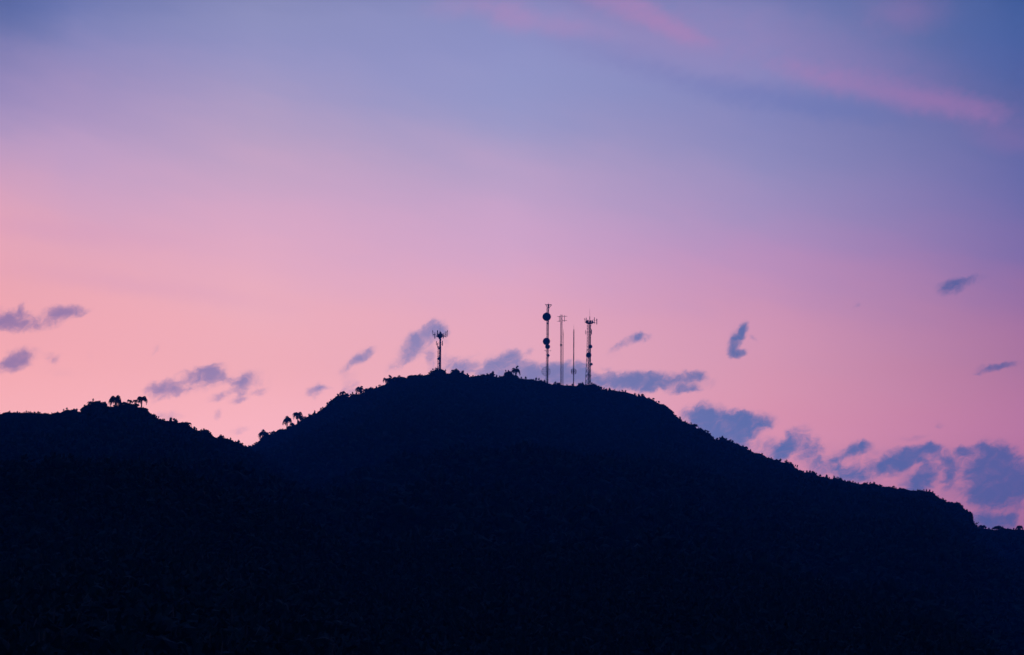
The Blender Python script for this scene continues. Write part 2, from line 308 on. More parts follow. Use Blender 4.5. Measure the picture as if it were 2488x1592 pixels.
from mathutils import noise as mn
class Hill:
    def __init__(s, name, pts, Yr, Y0, depth, x0, x1, expo):
        s.pts, s.Yr, s.Y0, s.depth, s.x0, s.x1, s.expo, s.name = pts, Yr, Y0, depth, x0, x1, expo, name
        s.env_cache = {}
    def yr(s, px):
        near = 330 * min(1, max(0, (px - 1500) / 900)) if s.name == 'hill_main' else 0
        return s.Yr - near + 18 * math.sin(px * 0.006) + 9 * math.sin(px * 0.021 + 2)
    def prof(s, px): return interp(s.pts, px)
    def ground_py(s, px, w):
        """lower envelope of the skyline, smoothed, under the canopy"""
        k = (round(px), w)
        if k not in s.env_cache:
            n = 7
            v = [max(interp(s.pts, k[0] + w * (i / n) + j) for j in (-6, 0, 6)) for i in range(-n, n + 1)]
            s.env_cache[k] = sum(v) / len(v)
        return s.env_cache[k]
    def point(s, px, t):
        """t 0..1 foot to ridge, 1..2 ridge to the far foot"""
        Yr = s.yr(px)
        if t <= 1:
            Y = s.Y0 + (Yr - s.Y0) * t
            near = max(0.0, (t - 0.8) / 0.2) ** 2
            gp = (s.ground_py(px, 8) + 7) * near + (s.ground_py(px, 110) + 9) * (1 - near)
            a, b = ray(px, gp)
            zr = max(0.3, b * Yr)
            z = zr * t ** s.expo
            x = ray(px, gp)[0] * Y
            amp = min(1, t * 3) * (1 - t ** 3)
            g = mn.noise(Vector((x * 0.006 + 3, Y * 0.0035, 1.7))) + 0.5 * mn.noise(Vector((x * 0.016, Y * 0.011, 5)))
            z += g * 17 * amp * min(1, zr / 60)
            # never above the ridge line seen from the foot of the valley
            z = min(z, Y * (max(0.002, b) - 0.0025 * (1 - t) * 3) if t > .55 else z)
            z = max(z, -0.5)
            return Vector((x, Y, z + CAMZ * t))
        u = t - 1
        Y = Yr + s.depth * u
        gp = s.ground_py(px, 8) + 7
        if u > 0.05: gp = s.ground_py(px, 110) + 12
        a, b = ray(px, gp)
        zr = max(0.3, b * Yr)
        x = a * Yr + a * s.depth * u * 0.7
        z = zr * (0.5 + 0.5 * math.cos(math.pi * min(1, u))) - 3 * min(1, u * 20)
        return Vector((x, Y, max(-0.5, z) + CAMZ * (1 - u)))
    def build(s):
        pxs = []
        x = s.x0
        while x <= s.x1:
            pxs.append(x)
            x += 5 if -60 < x < 2560 else 24
        ts = [i / 60 for i in range(49)] + [0.8 + 0.2 * (i / 30) for i in range(1, 31)] + [1.01, 1.03, 1.06, 1.1, 1.2, 1.3, 1.45, 1.6, 1.8, 2.0]
        ts = sorted(set(ts)); n = len(ts)
        vs = [s.point(p, t) for p in pxs for t in ts]
        fs = [(i * n + j, (i + 1) * n + j, (i + 1) * n + j + 1, i * n + j + 1) for i in range(len(pxs) - 1) for j in range(n - 1)]
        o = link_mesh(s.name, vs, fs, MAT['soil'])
        for p in o.data.polygons: p.use_smooth = True
        tag(o, kind='structure')
        return o
H_main = Hill('hill_main', MAIN, 1500, 70, 800, -1300, 3300, 1.22)
H_left = Hill('hill_left', LEFT, 900, 50, 420, -1300, 1300, 1.22)
H_right = Hill('hill_right', RIGHT, 1240, 200, 700, 1700, 3600, 1.2)
for h in (H_main, H_left, H_right): h.build()
g = link_mesh('ground', [(-9000, -9000, 0), (9000, -9000, 0), (9000, 9000, 0), (-9000, 9000, 0)], [(0, 1, 2, 3)], MAT['ground'])
tag(g, kind='structure')

# ------------------------------------------------------------------ foliage clumps (source meshes of the forest)
def clump(name, seed, nleaf=170, leaf=0.16):
    """a lumpy crown of radius 1: many leaf sprays over an irregular inner mass"""
    rnd = random.Random(seed)
    vs, fs = [], []
    lobes = [(Vector((0, 0, 0)), 0.62)]
    for i in range(7):
        a = rnd.uniform(0, 2 * math.pi); e = rnd.uniform(-0.3, 1.3)
        d = Vector((math.cos(a) * math.cos(e), math.sin(a) * math.cos(e), math.sin(e)))
        lobes.append((d * rnd.uniform(0.4, 0.62), rnd.uniform(0.26, 0.42)))
    bm = bmesh.new()
    for c, r in lobes:
        mtx = Matrix.Translation(c) @ Matrix.Diagonal((r * 0.86, r * 0.86, r * 0.8, 1))
        ret = bmesh.ops.create_icosphere(bm, subdivisions=1, radius=1.0, matrix=mtx)
        for v in ret['verts']: v.co += Vector((rnd.uniform(-1, 1), rnd.uniform(-1, 1), rnd.uniform(-1, 1))) * 0.05
    bm.verts.index_update()
    for v in bm.verts: vs.append(v.co.copy())
    for f in bm.faces: fs.append(tuple(v.index for v in f.verts))
    bm.free()
    for i in range(nleaf):
        c, r = lobes[rnd.randrange(len(lobes))]
        d = Vector((rnd.gauss(0, 1), rnd.gauss(0, 1), rnd.gauss(0.3, 1))).normalized()
        p = c + d * r * rnd.uniform(0.85, 1.12)
        q = (d + Vector((rnd.uniform(-.8, .8), rnd.uniform(-.8, .8), rnd.uniform(-.8, .8)))).normalized()
        s1 = q.cross(Vector((rnd.uniform(-1, 1), rnd.uniform(-1, 1), 1))).normalized()
        l = leaf * rnd.uniform(0.6, 1.4); w = l * 0.45
        k = len(vs)
        vs += [p - s1 * w * .6, p + s1 * w * .6, p + q * l + s1 * w * .5, p + q * l * 1.2, p + q * l - s1 * w * .5]
        fs.append((k, k + 1, k + 2, k + 3, k + 4))
    me = bpy.data.meshes.new(name); me.from_pydata([tuple(v) for v in vs], [], fs)
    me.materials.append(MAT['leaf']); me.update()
    return me
CL = [clump('foliage_clump', 100 + i) for i in range(6)]
clump_col = bpy.data.collections.new('foliage_sources')     # not linked to the scene
for me in CL:
    clump_col.objects.link(bpy.data.objects.new('foliage_source', me))

def forest(name, pts, label):
    """pts: (position, radius, spin) - one object, one clump on each point"""
    me = bpy.data.meshes.new(name)
    me.from_pydata([tuple(p) for p, r, s in pts], [], [])
    a = me.attributes.new('clump_size', 'FLOAT_VECTOR', 'POINT')
    a.data.foreach_set('vector', [c for p, r, s in pts for c in r])
    b = me.attributes.new('clump_spin', 'FLOAT', 'POINT')
    b.data.foreach_set('value', [s for p, r, s in pts])
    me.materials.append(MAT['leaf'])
    o = bpy.data.objects.new(name, me); COL.objects.link(o)
    ng = bpy.data.node_groups.new(name + '_scatter', 'GeometryNodeTree')
    ng.interface.new_socket('Geometry', in_out='INPUT', socket_type='NodeSocketGeometry')
    ng.interface.new_socket('Geometry', in_out='OUTPUT', socket_type='NodeSocketGeometry')
    gi = ng.nodes.new('NodeGroupInput'); go = ng.nodes.new('NodeGroupOutput')
    m2p = ng.nodes.new('GeometryNodeMeshToPoints')
    iop = ng.nodes.new('GeometryNodeInstanceOnPoints')
    ci = ng.nodes.new('GeometryNodeCollectionInfo')
    ci.inputs['Collection'].default_value = clump_col
    ci.inputs['Separate Children'].default_value = True
    ci.inputs['Reset Children'].default_value = True
    sa = ng.nodes.new('GeometryNodeInputNamedAttribute'); sa.data_type = 'FLOAT_VECTOR'; sa.inputs[0].default_value = 'clump_size'
    sb = ng.nodes.new('GeometryNodeInputNamedAttribute'); sb.data_type = 'FLOAT'; sb.inputs[0].default_value = 'clump_spin'
    cx = ng.nodes.new('ShaderNodeCombineXYZ')
    ng.links.new(gi.outputs[0], m2p.inputs[0]); ng.links.new(m2p.outputs[0], iop.inputs['Points'])
    ng.links.new(ci.outputs[0], iop.inputs['Instance']); iop.inputs['Pick Instance'].default_value = True
    ng.links.new(sa.outputs[0], iop.inputs['Scale'])
    ng.links.new(sb.outputs[0], cx.inputs[2]); ng.links.new(cx.outputs[0], iop.inputs['Rotation'])
    ng.links.new(iop.outputs[0], go.inputs[0])
    md = o.modifiers.new('scatter', 'NODES'); md.node_group = ng
    tag(o, label, 'forest', kind='stuff')
    return o

# individual trees on the skyline: (px, crown top py, radius px, crown height px, name, label)
TREES = [
 (303, 976.5, 10, 9, 'low rounded bush on the crest of the left hill between its palms'),
 (332, 981, 8, 8, 'bush under the right-hand palm trio on the left hill'),
 (650, 1055, 9, 8, 'bush just right of the lowest left-flank palm'),
 (665, 1046.5, 6, 9, 'peaked bush on the left flank between the lowest and middle palm'),
 (682, 1042, 8, 7, 'rounded bush left of the foot of the middle left-flank palm'),
 (710, 1027, 7, 9, 'bush filling the gap between the two upper left-flank palms'),
 (735, 1015, 8, 8, 'bush at the foot of the highest left-flank palm'),
 (889, 944, 7, 9, 'bush right of the bushy palm on the upper left shoulder'),
 (180, 993, 9, 10, 'bushy low tree at the left end of the near ridge, before the step up'),
 (237, 973.5, 17, 14, 'wide flat-topped dark tree on the left ridge between two small palms'),
 (427, 1019.5, 6, 8, 'small square-topped bush on the left hill descending slope, right of its twin'),
 (414, 1020.5, 6, 6, 'small round bush on the left hill slope just below the palm group'),
 (498, 1044, 12, 8, 'low domed bush halfway down the right side of the left hill'),
 (764, 1000.5, 5, 11, 'narrow pointed shrub on the left shoulder of the main hill'),
 (843, 954.8, 7, 11, 'round tree touching a ragged palm on the upper left shoulder'),
 (900, 942, 10, 9, 'ragged open bush with loose twigs on the left shoulder near the summit'),
 (959.5, 915.5, 8, 8, 'small bush with rounded top just right of the steep ridge step'),
 (996, 912, 8, 8, 'low bush midway between the ridge step and the left tower'),
 (1019, 909, 5, 7, 'small pointed bush left of the big tree under the tower'),
 (1066, 894.5, 17, 18, 'broad round tree hiding the foot of the leftmost telecom tower'),
 (1108, 897.5, 15, 16, 'large domed tree right of the leftmost telecom tower'),
 (1174, 909.7, 9, 8, 'low flat bush in the summit dip between tower and palm'),
 (1195, 905.3, 8, 10, 'small round tree on the summit left of the tall palm'),
 (1235, 901, 11, 15, 'dense bushy tree leaning against the summit palm'),
 (1315, 922.5, 4, 7, 'tiny spiky shrub just left of the tallest mast foot'),
 (1356, 931.8, 9, 7, 'low shrub at the foot of the thin double mast'),
 (1412, 930.8, 11, 12, 'rounded tree left of the lattice tower foot'),
 (1441, 932.3, 14, 15, 'wide dark tree right of the lattice tower foot'),
 (1459, 939, 5, 8, 'small tuft beside the wide tree right of the lattice tower'),
 (1482, 945.7, 7, 8, 'sparse feathery shrub on the ridge right of the lattice tower'),
 (1552, 961.5, 8, 7, 'smooth low bush where the right shoulder starts to fall'),
 (1688, 1030.5, 9, 8, 'bush in front of the square-topped cloud on the right slope'),
 (1755, 1062, 10, 11, 'small pointed tree standing over a notch in the right slope'),
 (1812, 1084.5, 7, 8, 'overhanging bush below the big blue cloud on the right slope'),
 (1874, 1113, 7, 9, 'open twiggy bush at the foot of the slanting blue cloud'),
 (1886, 1115.4, 6, 8, 'bush with a see-through gap under the slanting blue cloud'),
 (1912, 1121, 6, 8, 'small peaked bush right of the slanting blue cloud'),
 (1923, 1125.5, 6, 9, 'square-edged bush on the brink of the step in the right slope'),
 (2008, 1156.5, 6, 8, 'small cone-shaped bush on the lower right slope'),
 (2028, 1159.6, 6, 9, 'left one of two round bushes standing together on the lower right slope'),
 (2041, 1160.8, 7, 9, 'right one of two round bushes standing together on the lower right slope'),
 (2190, 1185.5, 9, 8, 'low domed bush on the far right slope past the small palms'),
 (2257, 1193, 8, 8, 'last bush on the flat before the right slope drops steeply'),
 (2325, 1220.2, 12, 12, 'leafy tree on the top of the steep right-hand drop'),
 (2356, 1242, 9, 16, 'leafy tree bulging out halfway down the steep right-hand drop'),
 (2424, 1277.5, 14, 10, 'flat umbrella-shaped tree on the low ridge at far right'),
 (2450, 1284, 10, 8, 'low bush on the far right ridge between umbrella tree and last tree'),
]
tree_zone = [(c, r) for c, t, r, h, l in TREES]

# forest points
def slope_points(h, n, rmin, rmax, seed, ymin, ymax=None):
    rnd = random.Random(seed)
    pts = []
    for i in range(n):
        px = rnd.uniform(-420, 2900) if h is not H_right else rnd.uniform(2000, 2900)
        if px < h.x0 or px > h.x1: continue
        u = rnd.random()
        Y0 = ymin; Yr = h.yr(px); Ym = ymax or Yr
        Y = math.sqrt(Y0 * Y0 + u * (Ym * Ym - Y0 * Y0))
        t = (Y - h.Y0) / (Yr - h.Y0)
        if t < 0.02 or t > 0.999: continue
        p = h.point(px, t)
        if p.z < 1: continue
        r = rnd.uniform(rmin, rmax)
        if t > 0.9: r *= 0.7
        c = p + Vector((0, 0, r * 0.45))
        tx, ty = to_px(c + Vector((0, 0, r)))
        if ty < h.prof(tx) + 3 or ty < h.prof(tx - 4) or ty < h.prof(tx + 4): continue
        if ty > 1760: continue
        # hidden under another hill: leave out
        pts.append((c, (r * rnd.uniform(.9, 1.2), r * rnd.uniform(.9, 1.2), r * rnd.uniform(.75, 1.1)), rnd.uniform(0, 6.28)))
    return pts
def ridge_points(h, x0, x1, seed):
    rnd = random.Random(seed)
    pts = []
    x = x0
    while x < x1:
        inside = -40 < x < 2530
        Y = h.yr(x) + rnd.uniform(-5, 4)
        mp = Y * K / math.cos(PITCH)
        for rp in ((rnd.uniform(2.2, 3.6), rnd.uniform(4, 6.5)) if inside else (rnd.uniform(5, 9),)):
            px = x + rnd.uniform(-1.5, 1.5)
            top = max(h.prof(px + d * rp * 0.5) for d in (-1, -0.5, 0, 0.5, 1))
            for c, r in tree_zone:
                if abs(px - c) < r * 0.8: top += min(r * 0.7, 5) * (1 - abs(px - c) / r); break
            cy = top + rp * 0.82
            v = W(px, cy, Y); r = rp * mp
            pts.append((v, (r * 1.05, r * 1.05, r), rnd.uniform(0, 6.28)))
            v2 = W(px + rnd.uniform(-2, 2), cy + rp * 1.2, Y - 2)
            pts.append((v2, (r * 1.3, r * 1.3, r * 1.2), rnd.uniform(0, 6.28)))
        if inside:
            for t_ in (0.988, 0.972, 0.955, 0.935):
                if rnd.random() < 0.55:
                    v = h.point(x + rnd.uniform(-2, 2), t_); r = rnd.uniform(4, 6.5) * mp
                    tx, ty = to_px(v + Vector((0, 0, r * 1.3)))
                    if ty > h.prof(tx) + 2: pts.append((v + Vector((0, 0, r * .35)), (r * 1.2, r * 1.2, r), rnd.uniform(0, 6.28)))
            if rnd.random() < 0.24:      # sprigs standing above the canopy
                rs = rnd.uniform(1.4, 4.2); q = x + rnd.uniform(-2, 2)
                v = W(q, h.prof(q) - rnd.uniform(0.2, 1.0) * rs + rs * .4, Y); r = rs * mp
                pts.append((v, (r * rnd.uniform(.6, 1.2), r, r * rnd.uniform(.8, 1.5)), rnd.uniform(0, 6.28)))
        x += 1.9 if inside else 7
    return pts
forest('forest_main_hill', slope_points(H_main, 16000, 3.2, 5.2, 1, 380) + slope_points(H_main, 17000, 1.2, 2.4, 11, 90, 420) + ridge_points(H_main, 560, 2420, 2) + ridge_points(H_main, 2420, 2900, 3),
       'dark forest covering the slopes and ridge of the main hill')
forest('forest_left_hill', slope_points(H_left, 7500, 3.0, 5.0, 4, 380) + slope_points(H_left, 9000, 1.2, 2.4, 14, 90, 420) + ridge_points(H_left, -420, 760, 5),
       'dark forest covering the lower hill on the left')
forest('forest_far_hill', slope_points(H_right, 1500, 3.4, 5.2, 6, 500) + ridge_points(H_right, 2330, 2900, 7),
       'dark forest on the low far ridge in the bottom right')

# ------------------------------------------------------------------ small geometry kit
def frame(d):
    d = d.normalized()
    a = d.cross(Vector((0, 0, 1)))
    if a.length < 1e-4: a = d.cross(Vector((1, 0, 0)))
    a.normalize(); return a, d.cross(a).normalized()
class MB:
    def __init__(s): s.v, s.f = [], []
    def tube(s, pts, rad, n=6, caps=True):
        pts = [Vector(p) for p in pts]
        if not isinstance(rad, (list, tuple)): rad = [rad] * len(pts)
        base = len(s.v)
        for i, p in enumerate(pts):
            d = pts[min(i + 1, len(pts) - 1)] - pts[max(i - 1, 0)]
            a, b = frame(d)
            for j in range(n):
                th = 2 * math.pi * j / n
                s.v.append(p + (a * math.cos(th) + b * math.sin(th)) * rad[i])
        for i in range(len(pts) - 1):
            for j in range(n):
                k = (j + 1) % n
                s.f.append((base + i * n + j, base + i * n + k, base + (i + 1) * n + k, base + (i + 1) * n + j))
        if caps:
            s.f.append(tuple(base + j for j in reversed(range(n))))
            s.f.append(tuple(base + (len(pts) - 1) * n + j for j in range(n)))
        return s
    def box(s, c, sx, sy, sz, tilt=None):
        b = len(s.v); c = Vector(c)
        for x in (-1, 1):
            for y in (-1, 1):
                for z in (-1, 1):
                    q = Vector((x * sx / 2, y * sy / 2, z * sz / 2))
                    if tilt: q = tilt @ q
                    s.v.append(c + q)
        for f in ((0, 1, 3, 2), (4, 6, 7, 5), (0, 4, 5, 1), (2, 3, 7, 6), (0, 2, 6, 4), (1, 5, 7, 3)):
            s.f.append(tuple(b + i for i in f))
        return s
    def lathe(s, c, axis, prof, n=28):
        """prof: (distance along axis, radius)"""
        c = Vector(c); axis = Vector(axis).normalized(); a, b2 = frame(axis); base = len(s.v)
        for z, r in prof:
            for j in range(n):
                th = 2 * math.pi * j / n
                s.v.append(c + axis * z + (a * math.cos(th) + b2 * math.sin(th)) * max(r, 0.002))
        for i in range(len(prof) - 1):
            for j in range(n):
                k = (j + 1) % n
                s.f.append((base + i * n + j, base + i * n + k, base + (i + 1) * n + k, base + (i + 1) * n + j))
        return s
    def build(s, name, m, parent=None, label=None):
        o = link_mesh(name, s.v, s.f, m, parent)
        if label: o['label'] = label
        return o

def lattice_mb(base, top, wb, wt, n_legs, bays, leg_r, br_r, rot=0.0, x_brace=True):
    """braced mast between two points; wb, wt are circum-radii"""
    mb = MB(); base, top = Vector(base), Vector(top)
    def ring(t):
        c = base.lerp(top, t); r = wb + (wt - wb) * t
        return [c + Vector((math.cos(rot + 2 * math.pi * i / n_legs) * r, math.sin(rot + 2 * math.pi * i / n_legs) * r, 0)) for i in range(n_legs)]
    r0, r1 = ring(0), ring(1)
    for a, b in zip(r0, r1): mb.tube([a, b], leg_r, 6)
    for k in range(bays):
        a, b = ring(k / bays), ring((k + 1) / bays)
        for i in range(n_legs):
            j = (i + 1) % n_legs
            mb.tube([b[i], b[j]], br_r, 4, False)
            if x_brace or (k + i) % 2: mb.tube([a[i], b[j]], br_r, 4, False)
            if x_brace or not (k + i) % 2: mb.tube([a[j], b[i]], br_r, 4, False)
    return mb

# ------------------------------------------------------------------ broadleaf trees
TM = {}
def tree_source(k):
    """crown of several clumps + trunk with limbs, crown radius 1, trunk from z=-1.6"""
    if k in TM: return TM[k]
    rnd = random.Random(900 + k)
    vs, fs = [], []
    spots = []
    for n_, rr, zz, cr_ in ((7, 0.66, 0.02, 0.40), (5, 0.42, 0.38, 0.38), (2, 0.15, 0.55, 0.38)):
        for i in range(n_):
            a = 2 * math.pi * (i + rnd.uniform(-.3, .3)) / n_ + zz
            q = rr * rnd.uniform(0.85, 1.1)
            spots.append((Vector((math.cos(a) * q, math.sin(a) * q, zz + rnd.uniform(-.12, .12))), cr_ * rnd.uniform(0.85, 1.15)))
    spots.append((Vector((0, 0, 0.05)), 0.62))
    for c, r in spots:
        me = CL[rnd.randrange(len(CL))]; b = len(vs); rot = Matrix.Rotation(rnd.uniform(0, 6.28), 3, 'Z')
        for v in me.vertices: vs.append(c + (rot @ v.co) * r)
        for p in me.polygons: fs.append(tuple(b + i for i in p.vertices))
    crown = bpy.data.meshes.new('crown'); crown.from_pydata([tuple(v) for v in vs], [], fs); crown.materials.append(MAT['leaf'])
    mb = MB()
    mb.tube([(0, 0, -2.0), (0.03, 0, -1.2), (-0.02, 0.02, -0.5), (0, 0, 0.1)], [0.13, 0.1, 0.08, 0.04], 8)
    for c, r in spots[:7]:
        mb.tube([(0, 0, -0.75), c * 0.45 + Vector((0, 0, -0.3)), c], [0.06, 0.04, 0.015], 5)
    trunk = bpy.data.meshes.new('trunk'); trunk.from_pydata([tuple(v) for v in mb.v], [], mb.f); trunk.materials.append(MAT['bark'])
    TM[k] = (crown, trunk); return TM[k]
def hill_for(px):
    if px < 594: return H_left
    if px < 2368: return H_main
    return H_right
for i, (cx, top, r, hgt, label) in enumerate(TREES):
    h = hill_for(cx); Y = h.yr(cx) + (-3 if cx in (1066, 1441, 1412) else 0)
    mp = Y * K / math.cos(PITCH)
    crown_m, trunk_m = tree_source(i % 5)
    vz = hgt * 0.72
    centre = W(cx, top + vz * 0.92, Y)
    foot = h.point(cx, 0.999)
    base = Vector((centre.x, centre.y, min(foot.z, centre.z - r * mp * 1.2) - 0.3))
    t = thing('broadleaf_tree', base, label, 'tree', 'broadleaf trees on the skyline')
    sxy = r * mp * 1.05; sz = vz * mp
    c = bpy.data.objects.new('crown', crown_m); COL.objects.link(c); c.parent = t
    c.location = centre - base; c.scale = (sxy, sxy, sz); c.rotation_euler.z = i * 1.3
    k = bpy.data.objects.new('trunk', trunk_m); COL.objects.link(k); k.parent = t
    k.location = centre - base; k.scale = (sxy, sxy, max(sz, (centre.z - base.z) / 2.0)); k.rotation_euler.z = i * 1.3

# ------------------------------------------------------------------ palms
def palm_crown(seed, R_, nf, angles):
    """arching feather fronds; angles = image-plane directions (deg from up, + right) that must show"""
    rnd = random.Random(seed); mb = MB()
    dirs = []
    for a in angles:
        dirs.append((a, rnd.uniform(-0.35, 0.35), 0.72 if abs(a) < 42 else 1.0))
    for i in range(nf):
        dirs.append((None, None, rnd.uniform(0.75, 1.0)))
    for k, (a, depth, ln) in enumerate(dirs):
        if a is None:
            az = k * 2.399 + rnd.uniform(-.3, .3); el = R(rnd.uniform(-15, 55))
            d = Vector((math.cos(az) * math.cos(el), math.sin(az) * math.cos(el), math.sin(el)))
        else:
            th = R(a); d = Vector((math.sin(th), depth, math.cos(th))).normalized()
            if d.z < -0.1: d.z = -0.1
        Lf = R_ * 1.42 * ln; n = 11
        p = Vector((0, 0, 0)); pts = [p.copy()]; dd = d.copy()
        for s in range(n):
            p = p + dd * (Lf / n); pts.append(p.copy())
            dd = (dd + Vector((0, 0, -0.20 - 0.05 * s * (1 - abs(d.z) * .3)))).normalized()
        mb.tube(pts, [R_ * 0.022 * (1 - i / (n + 1)) + 0.01 for i in range(len(pts))], 4)
        for s in range(1, n + 1):
            t = s / n; q = pts[s]; ax = (pts[s] - pts[s - 1]).normalized()
            side = ax.cross(Vector((0, 0, 1)))
            if side.length < .05: side = Vector((1, 0, 0))
            side.normalize()
            w = R_ * 0.42 * math.sin(math.pi * min(1, 0.14 + t * 0.86)) ** 0.7 + R_ * 0.05
            for sg in (-1, 1):
                for sub in (0.0, 0.33, 0.66):
                    o = q - ax * (Lf / n) * sub
                    tip = o + (side * sg * rnd.uniform(.5, .8) + ax * 0.5 + Vector((0, 0, -0.75))).normalized() * w * rnd.uniform(.8, 1.15)
                    b = len(mb.v); hw = ax * (Lf / n) * 0.2
                    mid = (o + tip) / 2 + Vector((0, 0, w * 0.06))
                    mb.v += [o - hw, o + hw, mid + hw * .9, tip, mid - hw * .9]
                    mb.f.append((b, b + 1, b + 2, b + 3, b + 4))
    # crownshaft and dead leaf skirt
    mb.tube([(0, 0, -R_ * 0.32), (0, 0, -R_ * 0.1), (0, 0, R_ * 0.12)], [R_ * 0.07, R_ * 0.11, R_ * 0.03], 7)
    return mb
PALMS = [  # crown centre px, py, radius px, base px, fronds, directions, label
 (281, 969, 20, 280, 8, [-60, -80, -20, 15, 40, 75, 100, -100], 'largest palm on the left hill, thick ragged crown above the ridge'),
 (315, 973, 8, 318, 6, [-70, -30, 60], 'small palm with a curled frond between the two larger ones on the left hill'),
 (328, 974, 9, 327, 7, [-60, 20, 70], 'middle palm of the right-hand trio on the left hill'),
 (345, 968, 16, 343, 7, [-65, -35, 25, 60, 90, 115], 'slender-trunked palm at the right end of the left hilltop, fronds hanging right'),
 (221, 978, 11, 221, 4, [-75, -50, 30], 'half-hidden palm at the left edge of the left hilltop, one curled frond'),
 (253, 978, 8, 252, 5, [-50, 20, 75, 100], 'half-hidden palm right of the flat-topped tree on the left hill'),
 (374, 1009, 5, 373, 3, [30, 65], 'tiny curled palm sprout below the left hilltop'),
 (458, 1029, 9, 458, 3, [-70, -35, 45, 75], 'small low palm on the left hill slope with two arched fronds'),
 (540, 1060, 7, 541, 3, [-80, 35, 75], 'small hooked palm near the bottom of the left hill slope'),
 (580, 1072, 5, 579, 3, [5, 85], 'tiny upright palm shoot just above the saddle between the hills'),
 (586, 1078, 6, 584, 4, [50, 85], 'tiny drooping palm beside the lowest point of the saddle'),
 (640, 1053, 15, 635, 7, [-80, -55, -25, 0, 35, 75, -110], 'lowest of the three large palms on the left flank of the main hill'),
 (698, 1019, 15, 697, 6, [-75, -90, -40, 0, 35, 70, 100], 'middle of the three large palms on the left flank, round drooping crown'),
 (724, 1006, 15, 723, 6, [-75, -45, -20, 25, 60, 95, -100], 'highest of the three large palms on the left flank, thin straight trunk'),
 (730, 1012, 8, 729, 4, [40, 80, 100], 'smaller palm right behind the highest of the left-flank palms'),
 (740, 1013, 5, 741, 3, [-50, 20, 60], 'tiny palm on the slope right of the three large palms'),
 (832, 954, 10, 834, 5, [-65, -40, 20, 50], 'ragged palm on the upper left shoulder with one frond to the left'),
 (874, 943, 13, 876, 7, [-80, -55, -20, 20, 60, -105], 'bushy palm standing over a bright gap on the upper left shoulder'),
 (938, 921, 10, 938, 5, [-70, -95, 40, 85], 'palm hanging over the steep step left of the summit ridge'),
 (1101, 900, 8, 1103, 4, [-75, -40, 30], 'small palm poking from the domed tree right of the leftmost tower'),
 (1253, 899, 15, 1253, 5, [-65, -25, 5, 40, 75, 95, -85], 'solitary palm at the summit with open splayed crown, left of the masts'),
 (1976, 1148, 7, 1976, 4, [-70, -30, 30, 70], 'small arched palm in the middle of the lower right slope'),
 (2102, 1175, 7, 2102, 4, [-75, -20, 40, 75], 'small spiky palm on the lower right slope right of two round bushes'),
 (2160, 1183, 6, 2160, 4, [-60, 60], 'left one of two tiny palms on the far right slope'),
 (2170, 1182, 6, 2168, 3, [20, 60, 80], 'right one of two tiny palms on the far right slope'),
 (2387, 1279, 12, 2387, 5, [-75, -35, 35, 70], 'small palm just right of the foot of the steep right-hand drop'),
 (2477, 1281, 12, 2477, 6, [-70, -20, 30, 80], 'last small palm at the right edge of the picture'),
]
for i, (cx, cy, rp, bx, nf, angs, label) in enumerate(PALMS):
    h = hill_for(cx); Y = h.yr(cx) + 1.0
    mp = Y * K / math.cos(PITCH)
    centre = W(cx, cy, Y); foot = W(bx, h.prof(bx) + 9, Y)
    t = thing('palm_tree', foot, label, 'palm tree', 'palms along the skyline')
    c = palm_crown(50 + i, rp * mp, nf + 4, angs).build('crown', MAT['palm'], t); c.location = centre - foot
    d = centre - foot; tr = MB()
    rr = max(0.17, min(0.3, rp * mp * 0.1))
    tr.tube([(0, 0, 0), d * 0.35 + Vector((d.x * -0.1, 0, 0)), d * 0.7, d], [rr * 1.25, rr, rr * 0.9, rr * 0.7], 8)
    tr.build('trunk', MAT['bark'], t)

# ------------------------------------------------------------------ antennas and dishes
def dish(t, base, px, py, rp, Y, label=None, facing=(0.12, -1, 0.0), arm_to=None):
    r = rp * MPX; c = W(px, py, Y) - base
    ax = Vector(facing).normalized(); mb = MB()
    prof = [(-0.42 * r, 0.02 * r), (-0.42 * r, 0.22 * r)]
    for k in range(1, 9):
        q = k / 8; prof.append((-0.38 * r + 0.30 * r * q * q, 0.22 * r + q * 0.78 * r))
    prof += [(0.26 * r, r), (0.26 * r, 0.96 * r)]
    for k in range(7, -1, -1):
        q = k / 8; prof.append((0.26 * r + 0.05 * r * (1 - q * q), 0.96 * r * q))
    mb.lathe(c, ax, prof)
    d = mb.build('microwave_dish', MAT['dish'], t, label)
    m = MB(); e = Vector(arm_to) if arm_to is not None else c - ax * r * 0.9
    m.tube([c - ax * r * 0.40, e], max(0.06, r * 0.07), 6)
    m.tube([c - ax * r * 0.40 + Vector((0, 0, r * 0.3)), e], 0.05, 5)
    m.build('mount_arm', MAT['steel'], d)
    return d
